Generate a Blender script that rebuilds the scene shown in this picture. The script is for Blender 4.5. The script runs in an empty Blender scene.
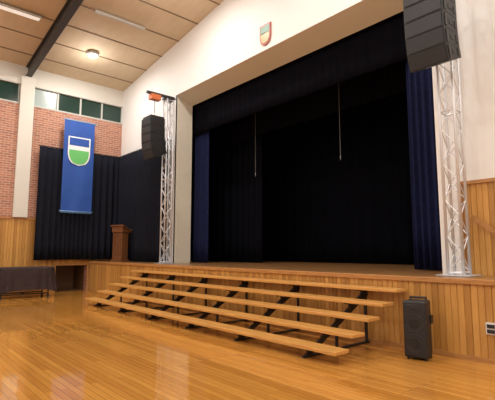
import bpy, bmesh, math, random
from mathutils import Vector, Matrix
random.seed(7)
scene = bpy.context.scene
COL = scene.collection
try:
    scene.view_settings.view_transform = 'Standard'
except Exception:
    pass

# ---------------------------------------------------------------- materials
def new_mat(name, col=(.5,.5,.5), rough=.5, metal=0.0, emit=None, estr=0, spec=None, coat=0):
    m = bpy.data.materials.new(name); m.use_nodes = True
    b = m.node_tree.nodes['Principled BSDF']
    b.inputs['Base Color'].default_value = (*col, 1)
    b.inputs['Roughness'].default_value = rough
    b.inputs['Metallic'].default_value = metal
    if spec is not None: b.inputs['Specular IOR Level'].default_value = spec
    if coat: b.inputs['Coat Weight'].default_value = coat
    if emit:
        b.inputs['Emission Color'].default_value = (*emit, 1)
        b.inputs['Emission Strength'].default_value = estr
    return m

def noise_var(m, c1, c2, scale=8, stretch=(1,1,1), bump=0.0, detail=4):
    nt = m.node_tree; N = nt.nodes; L = nt.links
    b = N['Principled BSDF']
    g = N.new('ShaderNodeNewGeometry'); mp = N.new('ShaderNodeMapping')
    mp.inputs['Scale'].default_value = stretch
    L.new(g.outputs['Position'], mp.inputs['Vector'])
    n = N.new('ShaderNodeTexNoise'); n.inputs['Scale'].default_value = scale
    n.inputs['Detail'].default_value = detail
    L.new(mp.outputs[0], n.inputs['Vector'])
    r = N.new('ShaderNodeValToRGB')
    r.color_ramp.elements[0].color = (*c1, 1); r.color_ramp.elements[0].position = .3
    r.color_ramp.elements[1].color = (*c2, 1); r.color_ramp.elements[1].position = .7
    L.new(n.outputs['Fac'], r.inputs[0]); L.new(r.outputs[0], b.inputs['Base Color'])
    if bump:
        bp = N.new('ShaderNodeBump'); bp.inputs['Strength'].default_value = bump
        bp.inputs['Distance'].default_value = .01
        L.new(n.outputs['Fac'], bp.inputs['Height']); L.new(bp.outputs[0], b.inputs['Normal'])
    return m

def board_mat(name, axis, w, c1, c2, rough=.35, grain=(1,1,1)):
    """vertical lining boards: random tone per board + grain"""
    m = new_mat(name, c1, rough); nt = m.node_tree; N = nt.nodes; L = nt.links
    b = N['Principled BSDF']
    g = N.new('ShaderNodeNewGeometry'); s = N.new('ShaderNodeSeparateXYZ')
    L.new(g.outputs['Position'], s.inputs[0])
    d = N.new('ShaderNodeMath'); d.operation = 'DIVIDE'; d.inputs[1].default_value = w
    L.new(s.outputs[axis], d.inputs[0])
    f = N.new('ShaderNodeMath'); f.operation = 'FLOOR'; L.new(d.outputs[0], f.inputs[0])
    wn = N.new('ShaderNodeTexWhiteNoise'); wn.noise_dimensions = '1D'; L.new(f.outputs[0], wn.inputs['W'])
    mp = N.new('ShaderNodeMapping'); mp.inputs['Scale'].default_value = grain
    L.new(g.outputs['Position'], mp.inputs['Vector'])
    n = N.new('ShaderNodeTexNoise'); n.inputs['Scale'].default_value = 6; n.inputs['Detail'].default_value = 5
    L.new(mp.outputs[0], n.inputs['Vector'])
    a = N.new('ShaderNodeMath'); a.operation = 'MULTIPLY_ADD'; a.inputs[1].default_value = .55
    L.new(wn.outputs['Value'], a.inputs[0])
    k = N.new('ShaderNodeMath'); k.operation = 'MULTIPLY'; k.inputs[1].default_value = .5
    L.new(n.outputs['Fac'], k.inputs[0]); L.new(k.outputs[0], a.inputs[2])
    r = N.new('ShaderNodeValToRGB')
    r.color_ramp.elements[0].color = (*c1, 1); r.color_ramp.elements[0].position = .15
    r.color_ramp.elements[1].color = (*c2, 1); r.color_ramp.elements[1].position = .85
    L.new(a.outputs[0], r.inputs[0]); L.new(r.outputs[0], b.inputs['Base Color'])
    return m

WB = .095
m_boardX = board_mat('lining_boards_x', 0, WB, (.34,.155,.035), (.62,.33,.09), .3, (9,9,.8))
m_boardY = board_mat('lining_boards_y', 1, WB, (.34,.155,.035), (.62,.33,.09), .3, (9,9,.8))
m_trim = noise_var(new_mat('trim_wood', rough=.35), (.36,.16,.05), (.5,.25,.08), 5, (1,8,8))
m_tread = noise_var(new_mat('tread_wood', rough=.28), (.50,.24,.06), (.70,.38,.115), 4, (.6,10,10))
m_stagefloor = noise_var(new_mat('stage_floor_wood', rough=.3), (.20,.095,.035), (.30,.15,.055), 4, (.6,12,1))
m_white = noise_var(new_mat('wall_paint', rough=.6), (.77,.76,.74), (.80,.79,.77), .8)
m_cream = noise_var(new_mat('reveal_paint', rough=.5), (.72,.67,.56), (.76,.71,.60), 1.2)
m_black = new_mat('black_steel', (.015,.015,.017), .45)
m_plastic = noise_var(new_mat('speaker_shell', rough=.5), (.012,.012,.014), (.018,.018,.021), 60, bump=.1)
m_grille = new_mat('speaker_grille', (.014,.014,.016), .5, .0)
m_cone = new_mat('speaker_cone', (.006,.006,.007), .35)
m_ring = new_mat('speaker_ring', (.035,.035,.038), .35, .3)
m_alu = new_mat('aluminium', (.70,.71,.74), .38, .35)
m_velvet = noise_var(new_mat('black_drape', rough=.9, spec=.15), (.006,.007,.013), (.011,.012,.020), 20)
m_stagevelvet = new_mat('stage_black_drape', (.0035,.0037,.0065), .95, spec=.05)
m_blue = noise_var(new_mat('blue_drape', rough=.85, spec=.1), (.009,.012,.045), (.014,.018,.06), 12)
m_valance = new_mat('valance_drape', (.004,.004,.007), .95, spec=.05)
m_banner = noise_var(new_mat('banner_cloth', rough=.7), (.015,.07,.33), (.02,.085,.38), 3)
m_bannerw = new_mat('banner_white', (.75,.78,.8), .7)
m_bannerg = new_mat('banner_green', (.13,.48,.14), .7)
m_bannerb = new_mat('banner_light_blue', (.2,.38,.68), .7)
m_green = new_mat('plaque_green', (.06,.19,.11), .4)
m_red = new_mat('plaque_red', (.4,.06,.03), .4)
m_gold = new_mat('plaque_gold', (.45,.3,.09), .35)
m_glass_dk = new_mat('window_glass_green', (.018,.045,.035), .12)
m_glass_lt = new_mat('window_glass_pale', (.35,.42,.40), .2)
m_frame = new_mat('window_frame', (.52,.52,.48), .5)
m_pillar = new_mat('pillar_paint', (.66,.63,.57), .6)
m_beam = new_mat('beam_steel', (.045,.04,.036), .5)
m_cloth = noise_var(new_mat('table_cloth', rough=.85), (.024,.013,.014), (.042,.023,.023), 8)
m_lectern = noise_var(new_mat('lectern_wood', rough=.35), (.12,.045,.018), (.20,.08,.03), 6, (8,8,1))
m_orange = new_mat('hoist_orange', (.6,.15,.04), .5)
m_lamp = new_mat('lamp_emission', (1,1,1), .5, emit=(1,.97,.92), estr=14)
m_lampoff = new_mat('lamp_housing', (.50,.48,.44), .4)
m_rope = new_mat('rope', (.22,.22,.21), .8)
m_darkroom = new_mat('recess_brown', (.16,.075,.03), .6)
m_sock = new_mat('socket_white', (.7,.7,.68), .4)

# brick
m_brick = new_mat('brick', rough=.85); nt = m_brick.node_tree; N = nt.nodes; L = nt.links
g = N.new('ShaderNodeNewGeometry'); s = N.new('ShaderNodeSeparateXYZ'); c = N.new('ShaderNodeCombineXYZ')
L.new(g.outputs['Position'], s.inputs[0]); L.new(s.outputs[1], c.inputs[0]); L.new(s.outputs[2], c.inputs[1])
bt = N.new('ShaderNodeTexBrick'); L.new(c.outputs[0], bt.inputs['Vector'])
bt.inputs['Scale'].default_value = 1; bt.inputs['Brick Width'].default_value = .24; bt.inputs['Row Height'].default_value = .086
bt.inputs['Mortar Size'].default_value = .009; bt.inputs['Color1'].default_value = (.48,.20,.12,1)
bt.inputs['Color2'].default_value = (.34,.13,.085,1); bt.inputs['Mortar'].default_value = (.48,.41,.34,1)
L.new(bt.outputs['Color'], N['Principled BSDF'].inputs['Base Color'])

# polished floor, boards along X
m_floor = new_mat('polished_floor', rough=.12); nt = m_floor.node_tree; N = nt.nodes; L = nt.links
b = N['Principled BSDF']
g = N.new('ShaderNodeNewGeometry')
bt = N.new('ShaderNodeTexBrick'); L.new(g.outputs['Position'], bt.inputs['Vector'])
bt.inputs['Scale'].default_value = 1; bt.inputs['Brick Width'].default_value = 2.6; bt.inputs['Row Height'].default_value = .085
bt.inputs['Mortar Size'].default_value = .0022; bt.inputs['Color1'].default_value = (.46,.195,.036,1)
bt.inputs['Color2'].default_value = (.60,.285,.06,1); bt.inputs['Mortar'].default_value = (.22,.09,.02,1)
bt.offset = .37
mp = N.new('ShaderNodeMapping'); mp.inputs['Scale'].default_value = (.8,12,1)
L.new(g.outputs['Position'], mp.inputs['Vector'])
n = N.new('ShaderNodeTexNoise'); n.inputs['Scale'].default_value = 3; n.inputs['Detail'].default_value = 5
L.new(mp.outputs[0], n.inputs['Vector'])
mx = N.new('ShaderNodeMixRGB'); mx.blend_type = 'MULTIPLY'; mx.inputs[0].default_value = .35
rr = N.new('ShaderNodeValToRGB'); rr.color_ramp.elements[0].color=(.6,.55,.5,1); rr.color_ramp.elements[0].position=.3
rr.color_ramp.elements[1].color=(1,1,1,1); rr.color_ramp.elements[1].position=.65
L.new(n.outputs['Fac'], rr.inputs[0]); L.new(bt.outputs['Color'], mx.inputs[1]); L.new(rr.outputs[0], mx.inputs[2])
L.new(mx.outputs[0], b.inputs['Base Color'])
n2 = N.new('ShaderNodeTexNoise'); n2.inputs['Scale'].default_value = 1.2
L.new(g.outputs['Position'], n2.inputs['Vector'])
mr = N.new('ShaderNodeMapRange'); mr.inputs[3].default_value = .03; mr.inputs[4].default_value = .10
L.new(n2.outputs['Fac'], mr.inputs[0]); L.new(mr.outputs[0], b.inputs['Roughness'])
b.inputs['Specular IOR Level'].default_value = .95
mpb = N.new('ShaderNodeMapping'); mpb.inputs['Scale'].default_value = (1.5,11.8,1)
L.new(g.outputs['Position'], mpb.inputs['Vector'])
n3 = N.new('ShaderNodeTexNoise'); n3.inputs['Scale'].default_value = 1; n3.inputs['Detail'].default_value = 1
L.new(mpb.outputs[0], n3.inputs['Vector'])
bp = N.new('ShaderNodeBump'); bp.inputs['Strength'].default_value = .28; bp.inputs['Distance'].default_value = .004
L.new(n3.outputs['Fac'], bp.inputs['Height']); L.new(bp.outputs[0], b.inputs['Normal'])

# ceiling
m_ceil = noise_var(new_mat('ceiling_panel', rough=.7), (.62,.50,.34), (.68,.55,.39), 1.5, (1,3,1))
m_seam = new_mat('ceiling_seam', (.22,.16,.10), .7)

# ---------------------------------------------------------------- mesh helpers
def obj_from_bm(name, bm, mats, smooth=False, parent=None):
    me = bpy.data.meshes.new(name); bm.normal_update(); bm.to_mesh(me); bm.free()
    for m in mats: me.materials.append(m)
    if smooth:
        for p in me.polygons: p.use_smooth = True
    o = bpy.data.objects.new(name, me); COL.objects.link(o)
    if parent: o.parent = parent
    return o

def box(bm, x0,x1,y0,y1,z0,z1, mi=0, M=None):
    vs = [bm.verts.new(p) for p in [(x0,y0,z0),(x1,y0,z0),(x1,y1,z0),(x0,y1,z0),(x0,y0,z1),(x1,y0,z1),(x1,y1,z1),(x0,y1,z1)]]
    if M is not None:
        for v in vs: v.co = M @ v.co
    fs = []
    for f in [(0,3,2,1),(4,5,6,7),(0,1,5,4),(1,2,6,5),(2,3,7,6),(3,0,4,7)]:
        fc = bm.faces.new([vs[i] for i in f]); fc.material_index = mi; fs.append(fc)
    return vs, fs

def bbox_obj(name, boxes, mats, bevel=0, parent=None, M=None):
    bm = bmesh.new()
    for bx in boxes:
        mi = bx[6] if len(bx) > 6 else 0
        box(bm, *bx[:6], mi, M)
    o = obj_from_bm(name, bm, mats, parent=parent)
    if bevel:
        md = o.modifiers.new('bevel','BEVEL'); md.width = bevel; md.segments = 2; md.limit_method='ANGLE'
    return o

def tube(bm, p, q, r, seg=8, mi=0, r2=None):
    p = Vector(p); q = Vector(q); d = q-p
    if d.length < 1e-6: return
    r2 = r if r2 is None else r2
    z = d.normalized(); a = Vector((0,0,1)) if abs(z.z) < .9 else Vector((1,0,0))
    x = z.cross(a).normalized(); y = z.cross(x)
    A=[];B=[]
    for i in range(seg):
        t = 2*math.pi*i/seg; o = x*math.cos(t)+y*math.sin(t)
        A.append(bm.verts.new(p+o*r)); B.append(bm.verts.new(q+o*r2))
    fs=[]
    for i in range(seg):
        j=(i+1)%seg
        f=bm.faces.new((A[i],B[i],B[j],A[j])); f.material_index=mi; f.smooth = seg>6; fs.append(f)
    f=bm.faces.new(A); f.material_index=mi; fs.append(f)
    f=bm.faces.new(B[::-1]); f.material_index=mi; fs.append(f)
    bmesh.ops.recalc_face_normals(bm, faces=fs)

def prism(bm, pts, vec, mi=0):
    vec = Vector(vec)
    A=[bm.verts.new(p) for p in pts]; B=[bm.verts.new(Vector(p)+vec) for p in pts]
    n=len(pts)
    fs=[bm.faces.new(A), bm.faces.new(B[::-1])]
    for i in range(n):
        j=(i+1)%n; fs.append(bm.faces.new((A[j],A[i],B[i],B[j])))
    for f in fs: f.material_index=mi
    bmesh.ops.recalc_face_normals(bm, faces=fs)

def empty(name, loc=(0,0,0)):
    e = bpy.data.objects.new(name, None); COL.objects.link(e); e.location = loc; e.empty_display_size=.2
    return e

def curtain(name, p0, p1, z0, z1, mat, pitch=.16, amp=.05, parent=None, seed=0, dz=8):
    rnd = random.Random(seed)
    p0=Vector((*p0,0)); p1=Vector((*p1,0)); d=p1-p0; Ln=d.length; d.normalize(); nrm=Vector((-d.y,d.x,0))
    n=max(8,int(Ln/pitch*10)); bm=bmesh.new(); rows=[]
    ph=[0]; 
    for i in range(n): ph.append(ph[-1]+2*math.pi/10*(rnd.uniform(.95,1.05)*(.75+.5*(.5+.5*math.sin(i*.05+seed)))))
    for k in range(dz+1):
        t=k/dz; z=z1+(z0-z1)*t; row=[]
        for i in range(n+1):
            a=amp*(.55+.45*t)
            o=a*math.sin(ph[i])+.25*a*math.sin(ph[i]*.37+seed+t*1.2)
            row.append(bm.verts.new(p0+d*(Ln*i/n)+nrm*o+Vector((0,0,z))))
        rows.append(row)
    for k in range(dz):
        for i in range(n):
            f=bm.faces.new((rows[k][i],rows[k+1][i],rows[k+1][i+1],rows[k][i+1])); f.smooth=True
    o=obj_from_bm(name,bm,[mat],parent=parent)
    md=o.modifiers.new('thick','SOLIDIFY'); md.thickness=.008
    return o

def slats(name, axis, a0, a1, plane, sign, z0, z1, mat, parent=None, w=WB):
    """v-grooved lining boards; axis 0: along X on plane y; axis 1: along Y on plane x. sign = outward dir"""
    bm=bmesh.new(); prof=[]
    i0=math.floor(a0/w); i1=math.ceil(a1/w)
    for i in range(i0,i1+1):
        c=i*w
        for o,dp in ((-.008,.014),(0,.002),(.008,.014)):
            a=c+o
            if a0<=a<=a1: prof.append((a,dp))
    prof=[(a0,.014)]+[q for q in prof if q[0]>a0+1e-4 and q[0]<a1-1e-4]+[(a1,.014)]
    lo=[];hi=[]
    for a,dp in prof:
        p=plane+sign*dp
        lo.append(bm.verts.new((a,p,z0) if axis==0 else (p,a,z0)))
        hi.append(bm.verts.new((a,p,z1) if axis==0 else (p,a,z1)))
    for i in range(len(prof)-1):
        bm.faces.new((lo[i],lo[i+1],hi[i+1],hi[i]))
    return obj_from_bm(name,bm,[mat],parent=parent)

# ---------------------------------------------------------------- dimensions
XB=-17.2; XR=8.0; YF=-14.0; YW=1.2; YR=1.9
OXL=-12.81; OXR=-3.6; OZ1=7.05; OZ2=6.82; SH=1.14
RX=-4.6; RS=.128; CZ=8.47
def ceil_z(x): return CZ+RS*(x-XB) if x<RX else CZ+RS*(RX-XB)-RS*(x-RX)

# floor
bbox_obj('floor', [(XB-.3,XR,YF,0.02,-.1,0)], [m_floor])

# ceiling
bm=bmesh.new()
zr=ceil_z(RX); ze=ceil_z(XR)
prism(bm, [(XB-.3,YF,CZ-.04),(RX,YF,zr),(XR+.3,YF,ze-.04),(XR+.3,YF,ze+.2),(RX,YF,zr+.2),(XB-.3,YF,CZ+.2)], (0,YW-YF,0))
obj_from_bm('ceiling', bm, [m_ceil])
bm=bmesh.new()
x=XB+.9
while x<XR-.3:
    z=ceil_z(x); box(bm, x-.02,x+.02, YF,YW, z-.022,z+.02)
    x+=1.2
obj_from_bm('trim_ceiling', bm, [m_seam])
# beams along x
for i,yb in enumerate((-2.6,-7.6,-12.6)):
    bm=bmesh.new()
    for (y0,y1,d0,d1) in ((yb-.1,yb+.1,.0,.035),(yb-.1,yb+.1,.385,.42),(yb-.02,yb+.02,.03,.39)):
        pts=[(XB,y0,CZ-d1),(RX,y0,zr-d1),(XR,y0,ze-d1),(XR,y0,ze-d0),(RX,y0,zr-d0),(XB,y0,CZ-d0)]
        prism(bm,pts,(0,y1-y0,0))
    obj_from_bm('ceiling_beam', bm, [m_beam])

# ---- proscenium wall (stage side)
bm=bmesh.new()
prism(bm,[(XB-.3,YW,0),(OXL,YW,0),(OXL,YW,OZ1),(OXR,YW,OZ1),(OXR,YW,0),(XR+.3,YW,0),(XR+.3,YW,ze),(RX,YW,zr+.05),(XB-.3,YW,CZ)],(0,.05,0),0)
prism(bm,[(OXL,YW+.001,OZ1),(OXL,YR,OZ2),(OXL,YR,OZ2+.4),(OXL,YW+.001,OZ1+.4)],(OXR-OXL,0,0),1)
box(bm,OXL-.3,OXL+.0,YW+.001,YR,0,OZ1,1)
box(bm,OXR,OXR+.3,YW+.001,YR,0,OZ1,1)
obj_from_bm('wall_proscenium', bm, [m_white,m_cream])

# ---- back wall (left in photo)
WZ0,WZ1=6.98,7.78
bm=bmesh.new()
AY0,AY1,AZ=-1.25,-.06,1.0
box(bm,XB-.3,XB,YF,AY0,0,2.7,0)
box(bm,XB-.3,XB,AY0,AY1,AZ,2.7,0)
box(bm,XB-.3,XB,AY1,YW,0,2.7,0)
box(bm,XB-.3,XB,YF,YW,2.7,WZ0,0)
box(bm,XB-.3,XB,YF,YW,WZ1,CZ,1)
obj_from_bm('wall_back', bm, [m_brick,m_pillar])
bm=bmesh.new()
box(bm,XB-1.5,XB-1.45,AY0-.05,AY1+.05,0,AZ+.05); box(bm,XB-1.5,XB-.3,AY0-.05,AY0,0,AZ+.05); box(bm,XB-1.5,XB-.3,AY1,AY1+.05,0,AZ+.05)
box(bm,XB-1.5,XB-.3,AY0,AY1,AZ,AZ+.05); box(bm,XB-1.5,XB-.3,AY0,AY1,-.05,0)
obj_from_bm('wall_alcove', bm, [m_darkroom])
bbox_obj('trim_alcove',[(XB,XB+.03,AY0-.07,AY0,0,AZ+.07),(XB,XB+.03,AY1,AY1+.045,0,AZ+.07),(XB,XB+.03,AY0,AY1,AZ,AZ+.07)],[m_trim])
slats('wainscot_back',1,YF,AY0-.07,XB,1,0,2.7,m_boardY)
slats('wainscot_back_upper',1,AY0-.07,YW,XB,1,AZ+.07,2.7,m_boardY)
bbox_obj('trim_dado_back',[(XB,XB+.05,YF,YW,2.7,2.76)],[m_trim])
bbox_obj('baseboard_back',[(XB,XB+.03,YF,AY0-.07,0,.1)],[m_trim])
wi=1
bays=[(-2.35,YW),( -7.35,-2.85),(-12.35,-7.85)]
for bi,(y0,y1) in enumerate(bays):
    n=4 if bi==0 else 5
    e=empty('window_%d'%wi, (XB,(y0+y1)/2,WZ0)); wi+=1
    bm=bmesh.new()
    fx0,fx1=XB-.16,XB-.06
    box(bm,fx0,fx1+.08,y0,y1,WZ0,WZ0+.05); box(bm,fx0,fx1+.06,y0,y1,WZ1-.04,WZ1)
    pw=(y1-y0)/n
    for k in range(n+1):
        yy=y0+k*pw; box(bm,fx0,fx1,max(y0,yy-.03),min(y1,yy+.03),WZ0+.05,WZ1-.04)
    fr=obj_from_bm('frame',bm,[m_frame]); fr.parent=e; fr.matrix_parent_inverse=Matrix.Translation(-e.location)
    bm=bmesh.new()
    for k in range(n):
        box(bm,XB-.13,XB-.11,y0+k*pw+.03,y0+(k+1)*pw-.03,WZ0+.04,WZ1-.03,1 if (bi==0 and k==0) else 0)
    gl=obj_from_bm('panes',bm,[m_glass_dk,m_glass_lt]); gl.parent=e; gl.matrix_parent_inverse=Matrix.Translation(-e.location)
bbox_obj('wall_back_outer',[(XB-.34,XB-.3,YF,YW,WZ0-.2,WZ1+.2)],[m_pillar])
for yb in (-2.6,-7.6,-12.6):
    bbox_obj('wall_pillar',[(XB,XB+.12,yb-.24,yb+.24,2.76,CZ-.42)],[m_pillar],.01)
bm=bmesh.new(); prism(bm,[(XB-.3,YF,0),(XR+.3,YF,0),(XR+.3,YF,ze),(RX,YF,zr),(XB-.3,YF,CZ)],(0,-.2,0))
obj_from_bm('wall_hall_side',bm,[m_white])
bbox_obj('wall_rear',[(XR,XR+.3,YF,YW,0,ze)],[m_white])

# ---- stage
bm=bmesh.new()
box(bm,XB,XR,.0,6.2,SH-.05,SH,0)
obj_from_bm('floor_stage',bm,[m_stagefloor])
bbox_obj('wall_stage_front',[(XB,XR,.04,.1,0,SH-.07)],[m_trim])
slats('trim_stage_front_lining',0,XB,XR,0.02,-1,0.0,SH-.07,m_boardX)
bbox_obj('trim_stage_edge',[(XB,XR,-.03,.10,SH-.07,SH+.006)],[m_trim],.008)
bbox_obj('baseboard_stage',[(XB+.0,XR,-.02,.006,0,.07)],[m_trim])
slats('trim_wainscot_right',0,OXR+.42,XR,YW,-1,SH,2.7,m_boardX)
bbox_obj('trim_dado_proscenium',[(OXR+.42,XR,YW-.05,YW,2.7,2.76),(OXR+.37,OXR+.42,YW-.04,YW,SH,2.76)],[m_trim])
bbox_obj('wall_stage_box',[(OXL-2.2,OXL-2.1,YR,6.2,SH,8.5),(OXR+2.1,OXR+2.2,YR,6.2,SH,8.5),(OXL-2.2,OXR+2.2,6.1,6.2,SH,8.5),(OXL-2.2,OXR+2.2,YR,6.2,8.5,8.6),
     (OXL-2.2,OXL-.3,YR-.1,YR,SH,8.6),(OXR+.3,OXR+2.2,YR-.1,YR,SH,8.6),(OXL-2.2,OXR+2.2,YR-.1,YR,OZ2+.4,8.6)],[m_stagevelvet])
curtain('stage_back_drape',(OXL-1.8,5.6),(OXR+1.8,5.6),SH+.02,8.3,m_stagevelvet,.45,.04,seed=3)
curtain('stage_wing_drape',(OXL-1.0,3.6),(OXL+1.9,3.6),SH+.02,8.3,m_stagevelvet,.35,.03,seed=4)
curtain('stage_wing_drape',(OXR-1.6,3.6),(OXR+1.2,3.6),SH+.02,8.3,m_stagevelvet,.35,.03,seed=5)
curtain('stage_border_drape',(OXL-1,3.4),(OXR+1,3.4),5.6,8.3,m_stagevelvet,.25,.03,seed=6,dz=3)
curtain('house_curtain',(OXL-.25,2.2),(-12.2,2.2),SH+.02,7.6,m_blue,.13,.055,seed=8)
curtain('house_curtain',(-4.65,2.2),(OXR+.25,2.2),SH+.02,7.6,m_blue,.13,.055,seed=9)
curtain('stage_valance',(OXL-.25,2.04),(OXR+.25,2.04),5.78,7.1,m_valance,.3,.02,seed=10,dz=3)
for (x,y) in ((-10.6,3.0),(-7.1,3.0)):
    bm=bmesh.new(); tube(bm,(x,y,4.15),(x,y,8.5),.005,6); tube(bm,(x,y,4.04),(x,y,4.16),.012,8)
    obj_from_bm('hanging_rope',bm,[m_rope])

# ---- side curtains
cur=empty('wall_curtain',(XB+.2,0,3))
def par(o,e):
    o.parent=e; o.matrix_parent_inverse=Matrix.Translation(-e.location)
o=curtain('drape_back',(XB+.22,-2.1),(XB+.22,YW-.18),SH+.08,5.45,m_velvet,.2,.05,seed=11); par(o,cur)
o=curtain('drape_side',(XB+.22,YW-.18),(-13.0,YW-.18),SH+.02,5.45,m_velvet,.2,.05,seed=12); par(o,cur)
bm=bmesh.new(); tube(bm,(XB+.22,-2.15,5.47),(XB+.22,YW-.18,5.47),.02); tube(bm,(XB+.22,YW-.18,5.47),(-12.95,YW-.18,5.47),.02)
for yy in (-2,-.4,1): tube(bm,(XB+.22,yy,5.47),(XB,yy,5.47),.012,6)
for xx in (-16,-14.5,-13.1): tube(bm,(xx,YW-.18,5.47),(xx,YW,5.47),.012,6)
o=obj_from_bm('curtain_rail',bm,[m_black]); par(o,cur)

# ---- banner
bn=empty('school_banner',(XB+.36,-.7,4.9))
BX=XB+.37; by0,by1,bz0,bz1=-1.3,-.12,3.06,6.62
bm=bmesh.new(); n=24; R=[]
for k in range(25):
    z=bz1+(bz0-bz1)*k/24; row=[]
    for i in range(n+1):
        t=i/n; row.append(bm.verts.new((BX+.012*math.sin(t*9+k*.12)*k/24, by0+(by1-by0)*t, z)))
    R.append(row)
for k in range(24):
    for i in range(n): f=bm.faces.new((R[k][i],R[k+1][i],R[k+1][i+1],R[k][i+1])); f.smooth=True
o=obj_from_bm('cloth',bm,[m_banner]); par(o,bn)
bm=bmesh.new(); tube(bm,(BX,by0-.06,bz1+.01),(BX,by1+.06,bz1+.01),.022,8); tube(bm,(BX,by0-.04,bz0),(BX,by1+.04,bz0),.02,8)
tube(bm,(BX,by0,bz1),(BX-.35,(by0+by1)/2,bz1+.28),.006,6); tube(bm,(BX,by1,bz1),(BX-.35,(by0+by1)/2,bz1+.28),.006,6)
for i in range(30):
    yy=by0+(by1-by0)*(i+.5)/30; tube(bm,(BX,yy,bz0),(BX,yy,bz0-.07),.008,5)
o=obj_from_bm('rods_and_fringe',bm,[m_bannerb]); par(o,bn)
def shield_pts(cy,cz,w,h,x,top=1.0,bot=-1.0,n=14):
    def hw(t): return 1 if t>-.1 else math.sqrt(max(0,1-((-t-.1)/.9)**2))**.8
    L_=[];R_=[]
    for i in range(n+1):
        t=top+(bot-top)*i/n; q=hw(t)*w/2
        R_.append((x,cy+q,cz+t*h/2)); 
        if q>1e-4: L_.append((x,cy-q,cz+t*h/2))
    return R_+L_[::-1]
# plain two-tone stand-in panel in place of the crest
sy,sz=-.71,5.42
bm=bmesh.new()
prism(bm,shield_pts(sy,sz,.86,1.14,BX+.02),(.006,0,0),0)
prism(bm,shield_pts(sy,sz,.76,1.04,BX+.027,1,.42),(.004,0,0),2)
prism(bm,shield_pts(sy,sz,.76,1.04,BX+.027,.08,-1),(.004,0,0),1)
o=obj_from_bm('emblem',bm,[m_bannerw,m_bannerg,m_banner]); par(o,bn)

# ---- plain stand-in plaque on the proscenium
bm=bmesh.new()
def shield_xz(cx,cz,w,h,y,top=1.0,bot=-1.0): 
    return [(p[1]-0+cx,y,p[2]) for p in shield_pts(0,cz,w,h,0,top,bot)]
prism(bm,shield_xz(-8.16,7.47,.42,.60,YW),(0,-.04,0),1)
prism(bm,shield_xz(-8.16,7.47,.34,.50,YW-.04,1,.2),(0,-.012,0),0)
prism(bm,shield_xz(-8.16,7.47,.34,.50,YW-.04,.1,-1),(0,-.012,0),2)
obj_from_bm('wall_crest',bm,[m_green,m_red,m_gold])

# ---- truss tower
def truss(name,cx,cy,z0,z1,s=.30):
    e=empty(name,(cx,cy,z0)); h=s/2-.024; bm=bmesh.new()
    C=[(-h,-h),(h,-h),(h,h),(-h,h)]
    box(bm,cx-.27,cx+.27,cy-.27,cy+.27,z0,z0+.012)
    for a,b_ in C: tube(bm,(cx+a,cy+b_,z0+.012),(cx+a,cy+b_,z1),.025,12)
    nb=int((z1-z0)/.30); bh=(z1-z0-.1)/nb
    for k in range(nb):
        za=z0+.05+k*bh; zb=za+bh
        for i in range(4):
            a=C[i]; b_=C[(i+1)%4]
            if (k+i)%2: a,b_=b_,a
            tube(bm,(cx+a[0],cy+a[1],za),(cx+b_[0],cy+b_[1],zb),.010,6)
    for zz in [z0+.05,(z0+z1)/2,z1-.05]:
        for i in range(4):
            a=C[i]; b_=C[(i+1)%4]; tube(bm,(cx+a[0],cy+a[1],zz),(cx+b_[0],cy+b_[1],zz),.016,6)
    o=obj_from_bm('lattice',bm,[m_alu]); par(o,e)
    bm=bmesh.new()
    box(bm,cx-.17,cx+.17,cy-.17,cy+.17,z1,z1+.05,0)
    box(bm,cx-.05,cx+.05,cy-.85,cy+.2,z1+.05,z1+.13,0)
    box(bm,cx-.11,cx+.11,cy-.72,cy-.36,z1-.13,z1+.05,1)
    tube(bm,(cx,cy-.54,z1-.13),(cx,cy-.54,6.16),.012,6,0)
    o=obj_from_bm('boom_and_hoist',bm,[m_black,m_orange]); par(o,e)
    return e
truss('truss_tower',-12.66,.82,SH+.006,6.75)
truss('truss_tower',-3.16,.85,SH+.006,6.75)

# ---- line array
def line_array(cx,cy,ztop):
    e=empty('line_array_speaker',(cx,cy,ztop)); bm=bmesh.new()
    box(bm,cx-.27,cx+.27,cy-.28,cy+.22,ztop-.05,ztop,3)
    tube(bm,(cx-.2,cy,ztop),(cx,cy,ztop+.1),.012,6,3); tube(bm,(cx+.2,cy,ztop),(cx,cy,ztop+.1),.012,6,3)
    yf=cy-.30; z=ztop-.06
    pos=Vector((cx,yf,z))
    for k in range(5):
        ang=math.radians([0,1,3,8,17][k]); h=.275
        M=Matrix.Translation(pos)@Matrix.Rotation(ang,4,'X')
        taper=[.008,.008,.012,.03,.045][k]; D=.52
        pts=[(-.33,0,0),(-.33,0,-h),(-.33,D,-h+taper),(-.33,D,-taper)]
        A=[bm.verts.new(M@Vector(p)) for p in pts]; B=[bm.verts.new(M@Vector((.33,p[1],p[2]))) for p in pts]
        fs=[bm.faces.new(A),bm.faces.new(B[::-1])]+[bm.faces.new((A[(i+1)%4],A[i],B[i],B[(i+1)%4])) for i in range(4)]
        bmesh.ops.recalc_face_normals(bm,faces=fs)
        box(bm,-.305,.305,-.012,.0,-h+.02,-.02,1,M)
        for sx in (-.331,.331):
            box(bm,min(sx,sx*1.04),max(sx,sx*1.04),.04,.10,-h+.03,-.03,3,M); box(bm,min(sx,sx*1.03),max(sx,sx*1.03),.40,.46,-h+.07,-.07,3,M)
            box(bm,min(sx,sx*1.02),max(sx,sx*1.02),.2,.34,-h/2-.04,-h/2+.04,1,M)
        pos=M@Vector((0,0,-h-.003))
    o=obj_from_bm('cabinets',bm,[m_plastic,m_grille,m_ring,m_black]); par(o,e)
    md=o.modifiers.new('bevel','BEVEL'); md.width=.006; md.segments=1
line_array(-12.66,.28,6.0)
line_array(-3.16,.31,6.0)

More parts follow.
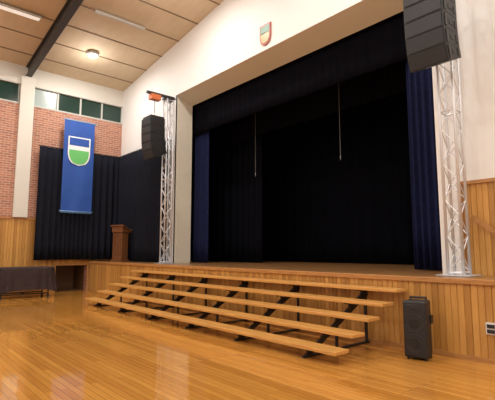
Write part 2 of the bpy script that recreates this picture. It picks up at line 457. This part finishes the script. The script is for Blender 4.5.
# ---- floor PA speaker
ps=empty('portable_speaker',(-3.25,-.42,0))
M=Matrix.Translation((-3.25,-.42,0))@Matrix.Rotation(math.radians(12),4,'Z')
def mk(name,bmf,mats,bevel=0,smooth=False):
    bm=bmesh.new(); bmf(bm)
    for v in bm.verts: v.co=M@v.co
    o=obj_from_bm(name,bm,mats,smooth); par(o,ps)
    if bevel: md=o.modifiers.new('bevel','BEVEL'); md.width=bevel; md.segments=3
    return o
def f(bm):
    prism(bm,[(-.17,-.17,.03),(.17,-.17,.03),(.14,.17,.03),(-.14,.17,.03)],(0,0,.80))
mk('cabinet',f,[m_plastic],.03)
def f(bm):
    box(bm,-.145,.145,-.182,-.168,.07,.78,0)
mk('grille',f,[m_grille],.006)
def ring(bm,cx,cz,r,rr,y,mi):
    S=28;T=8;G=[]
    for i in range(S):
        a=2*math.pi*i/S; row=[]
        for j in range(T):
            b_=2*math.pi*j/T; q=r+rr*math.cos(b_)
            row.append(bm.verts.new((cx+q*math.cos(a),y+rr*math.sin(b_),cz+q*math.sin(a))))
        G.append(row)
    for i in range(S):
        for j in range(T):
            fc=bm.faces.new((G[i][j],G[(i+1)%S][j],G[(i+1)%S][(j+1)%T],G[i][(j+1)%T])); fc.material_index=mi; fc.smooth=True
def f(bm):
    for cz,r in ((.24,.122),(.52,.122),(.71,.04)):
        ring(bm,0,cz,r,.006,-.183,0); tube(bm,(0,-.17,cz),(0,-.185,cz),r-.006,24,1,r*.55); 
mk('drivers',f,[m_ring,m_cone])
def f(bm):
    for sx in (-.11,.11): tube(bm,(sx,.05,.82),(sx,.05,.865),.014,8)
    tube(bm,(-.12,.05,.865),(.12,.05,.865),.016,10)
    for sx in (-.12,.12):
        for sy_ in (-.13,.13): tube(bm,(sx,sy_,0),(sx,sy_,.04),.02,10)
    for sx in (-.178,.158):
        box(bm,sx,sx+.02,.02,.12,.5,.62)
mk('handle_and_feet',f,[m_black])

# ---- bleacher steps
bs=empty('bleacher_steps',(-8.2,-.9,0))
SXL,SXR=-12.8,-3.62
bm=bmesh.new()
for k in range(5):
    z=SH-.19*(k+1); yf=-.35*(k+1); xr=SXR-.03*k
    xs=[SXL,SXL+3.06,SXL+6.12,xr]
    for a,b_ in zip(xs,xs[1:]):
        box(bm,a+.004,b_-.004,yf,yf+.31,z-.05,z)
o=obj_from_bm('treads',bm,[m_tread]); par(o,bs)
md=o.modifiers.new('bevel','BEVEL'); md.width=.008; md.segments=2
bm=bmesh.new()
nf=6
for i in range(nf):
    x=SXL+.6+(SXR-SXL-1.35)*i/(nf-1)
    prism(bm,[(x-.02,-1.66,.03),(x-.02,-1.52,.03),(x-.02,-.04,.79),(x-.02,-.04,.88),(x-.02,-.10,.88)],(.04,0,0))
    box(bm,x-.025,x+.025,-1.70,-.04,0,.03)
    for k in range(5):
        z=SH-.19*(k+1)-.05; yf=-.35*(k+1)
        box(bm,x-.025,x+.025,yf+.04,yf+.29,z-.02,z)
        box(bm,x-.015,x+.015,yf+.14,yf+.17,z-.10,z-.01)
    box(bm,x-.018,x+.018,-.10,-.06,0.03,.86)
    box(bm,x-.018,x+.018,-.92,-.88,0.03,.40)
o=obj_from_bm('support_frames',bm,[m_black]); par(o,bs)

# ---- handrail on the right
hr=bmesh.new()
x0,z0,x1,z1=-3.0,2.12,-1.75,1.08
a=Vector((x0,YW-.13,z0)); b_=Vector((x1,YW-.13,z1+.1))
dd=(b_-a).normalized(); nn=Vector((-dd.z,0,dd.x))*.04
prism(hr,[a-nn,b_-nn,b_+nn,a+nn],(0,.055,0))
for t in (.1,.5,.85):
    p=a.lerp(b_,t); box(hr,p.x-.02,p.x+.02,p.y+.05,YW-.016,p.z-.05,p.z)
box(hr,b_.x-.05,b_.x+.05,YW-.16,YW-.06,SH,b_.z+.12)
obj_from_bm('handrail',hr,[m_trim])

# ---- socket on the stage front
bbox_obj('power_socket',[(-2.47,-2.33,-.03,.004,.40,.56,0),(-2.45,-2.35,-.045,-.03,.49,.54,1),(-2.45,-2.35,-.045,-.03,.42,.47,1)],[m_sock,m_black],.003)

# ---- lectern
le=empty('lectern',(-15.65,.62,SH))
M=Matrix.Translation((-15.65,.6,SH))@Matrix.Rotation(math.radians(20),4,'Z')@Matrix.Diagonal((.93,.93,1.1,1))
def mk2(name,bmf,mats,bevel=0):
    bm=bmesh.new(); bmf(bm)
    for v in bm.verts: v.co=M@v.co
    o=obj_from_bm(name,bm,mats); par(o,le)
    if bevel: md=o.modifiers.new('bevel','BEVEL'); md.width=bevel; md.segments=2
def f(bm):
    box(bm,-.30,.30,-.24,.24,0,.06); box(bm,-.26,.26,-.20,.20,.06,.1)
    box(bm,-.26,-.20,-.17,.17,.1,1.05); box(bm,.20,.26,-.17,.17,.1,1.05)
    box(bm,-.20,.20,-.14,-.11,.1,1.02)
    for x in (-.15,-.05,.05,.15): box(bm,x-.018,x+.018,-.165,-.14,.12,1.0)
    box(bm,-.20,.20,-.17,-.14,.1,.2)
    prism(bm,[(-.36,-.24,1.22),(-.36,.26,1.04),(-.36,.26,1.08),(-.36,-.24,1.27)],(.72,0,0))
    prism(bm,[(-.30,-.20,1.02),(-.30,.22,1.0),(-.30,.22,1.05),(-.30,-.20,1.2)],(.6,0,0))
    box(bm,-.36,.36,.25,.28,1.03,1.12)
mk2('body',f,[m_lectern],.006)

# ---- covered table
ct=empty('covered_table',(-16.1,-2.6,0))
cx,cy,hx,hy=-16.1,-2.62,.5,.95
bm=bmesh.new(); S=240; rows=[]
def sup(a,hx,hy,e=4.0):
    c_,s_=math.cos(a),math.sin(a)
    return (hx*math.copysign(abs(c_)**(2/e),c_), hy*math.copysign(abs(s_)**(2/e),s_))
levels=[(1.01,.5),(1.008,.93),(.995,.985),(.95,1.0),(.72,1.01),(.5,1.03),(.36,1.05),(.24,1.07)]
for li,(z,sc) in enumerate(levels):
    row=[]
    for i in range(S):
        a=2*math.pi*i/S; px,py=sup(a,hx,hy)
        w=max(0,(.95-z))/.7; k=sc+.06*w*math.sin(i*2*math.pi/S*20+1.2*math.sin(i*.09))
        zz=z+(.04*w*math.sin(a*4+1) if z<.3 else 0)
        row.append(bm.verts.new((cx+px*k,cy+py*k,zz)))
    rows.append(row)
c0=bm.verts.new((cx,cy,1.01))
for i in range(S): bm.faces.new((c0,rows[0][i],rows[0][(i+1)%S]))
for r in range(len(rows)-1):
    for i in range(S):
        bm.faces.new((rows[r][i],rows[r+1][i],rows[r+1][(i+1)%S],rows[r][(i+1)%S]))
bmesh.ops.recalc_face_normals(bm,faces=bm.faces[:])
o=obj_from_bm('cloth_cover',bm,[m_cloth],True); par(o,ct)
bm=bmesh.new()
box(bm,cx-.45,cx+.45,cy-.85,cy+.85,.94,.98)
for sx in (-.34,.34):
    for s2 in (-.72,.72):
        tube(bm,(cx+sx,cy+s2,.09),(cx+sx,cy+s2,.94),.022,10)
        tube(bm,(cx+sx-.02,cy+s2,.045),(cx+sx+.02,cy+s2,.045),.045,14); box(bm,cx+sx-.03,cx+sx+.03,cy+s2-.02,cy+s2+.02,.07,.1)
    tube(bm,(cx+sx,cy-.72,.13),(cx+sx,cy+.72,.13),.018,8)
tube(bm,(cx-.34,cy,.13),(cx+.34,cy,.13),.018,8)
o=obj_from_bm('frame_and_casters',bm,[m_black]); par(o,ct)

# ---- lamps
for x in (-15,-10,-5,0,5):
    for y in (-1.02,-6.0,-11.0):
        z=ceil_z(x); e=empty('ceiling_downlight',(x,y,z))
        bm=bmesh.new(); tube(bm,(x,y,z-.12),(x,y,z-.03),.20,28,0,.22); tube(bm,(x,y,z-.15),(x,y,z-.12),.15,28,1,.17)
        tube(bm,(x,y,z-.03),(x,y,z),.05,12,0)
        o=obj_from_bm('fitting',bm,[m_lampoff,m_lamp]); par(o,e)
        ld=bpy.data.lights.new('lamp_beam','AREA'); ld.shape='DISK'; ld.size=.36; ld.energy=125; ld.color=(1,.965,.91)
        lo=bpy.data.objects.new('lamp_beam',ld); COL.objects.link(lo); lo.location=(x,y,z-.17); par(lo,e)
        ld=bpy.data.lights.new('ceiling_fill','POINT'); ld.energy=42; ld.color=(1,.965,.91); ld.shadow_soft_size=.16  # added fill light floating below the fitting, brightens the ceiling around it
        lo=bpy.data.objects.new('ceiling_fill',ld); COL.objects.link(lo); lo.location=(x,y,z-.7); par(lo,e)
# fluorescent battens
def on_ceil(name,xc,y0,y1,w,mat):
    bm=bmesh.new(); z=ceil_z(xc)-.07
    box(bm,xc-w,xc+w,y0,y1,z-.06,z,0); box(bm,xc-w*.75,xc+w*.75,y0+.04,y1-.04,z-.075,z-.061,1)
    o=obj_from_bm(name,bm,[m_lampoff,mat]); return o
on_ceil('fluorescent_batten',-13.9,-4.6,-3.1,.12,new_mat('diffuser',(.85,.83,.78),.4,emit=(1,.95,.85),estr=.5))
on_ceil('fluorescent_batten',-12.6,-1.9,-.2,.05,new_mat('diffuser_off',(.5,.47,.41),.4))

w=bpy.data.worlds.new('world'); scene.world=w; w.use_nodes=True
w.node_tree.nodes['Background'].inputs[0].default_value=(.25,.3,.4,1); w.node_tree.nodes['Background'].inputs[1].default_value=.3

# ---- camera
cd=bpy.data.cameras.new('camera'); cam=bpy.data.objects.new('camera',cd); COL.objects.link(cam)
cd.sensor_fit='HORIZONTAL'; cd.sensor_width=36; cd.lens=430/495*36
cam.location=(0,-6.57,1.55)
h=math.radians(41.0); th=math.radians(6.76)
fw=Vector((-math.cos(h)*math.cos(th),math.sin(h)*math.cos(th),math.sin(th)))
cam.rotation_euler=fw.to_track_quat('-Z','Y').to_euler()
scene.camera=cam
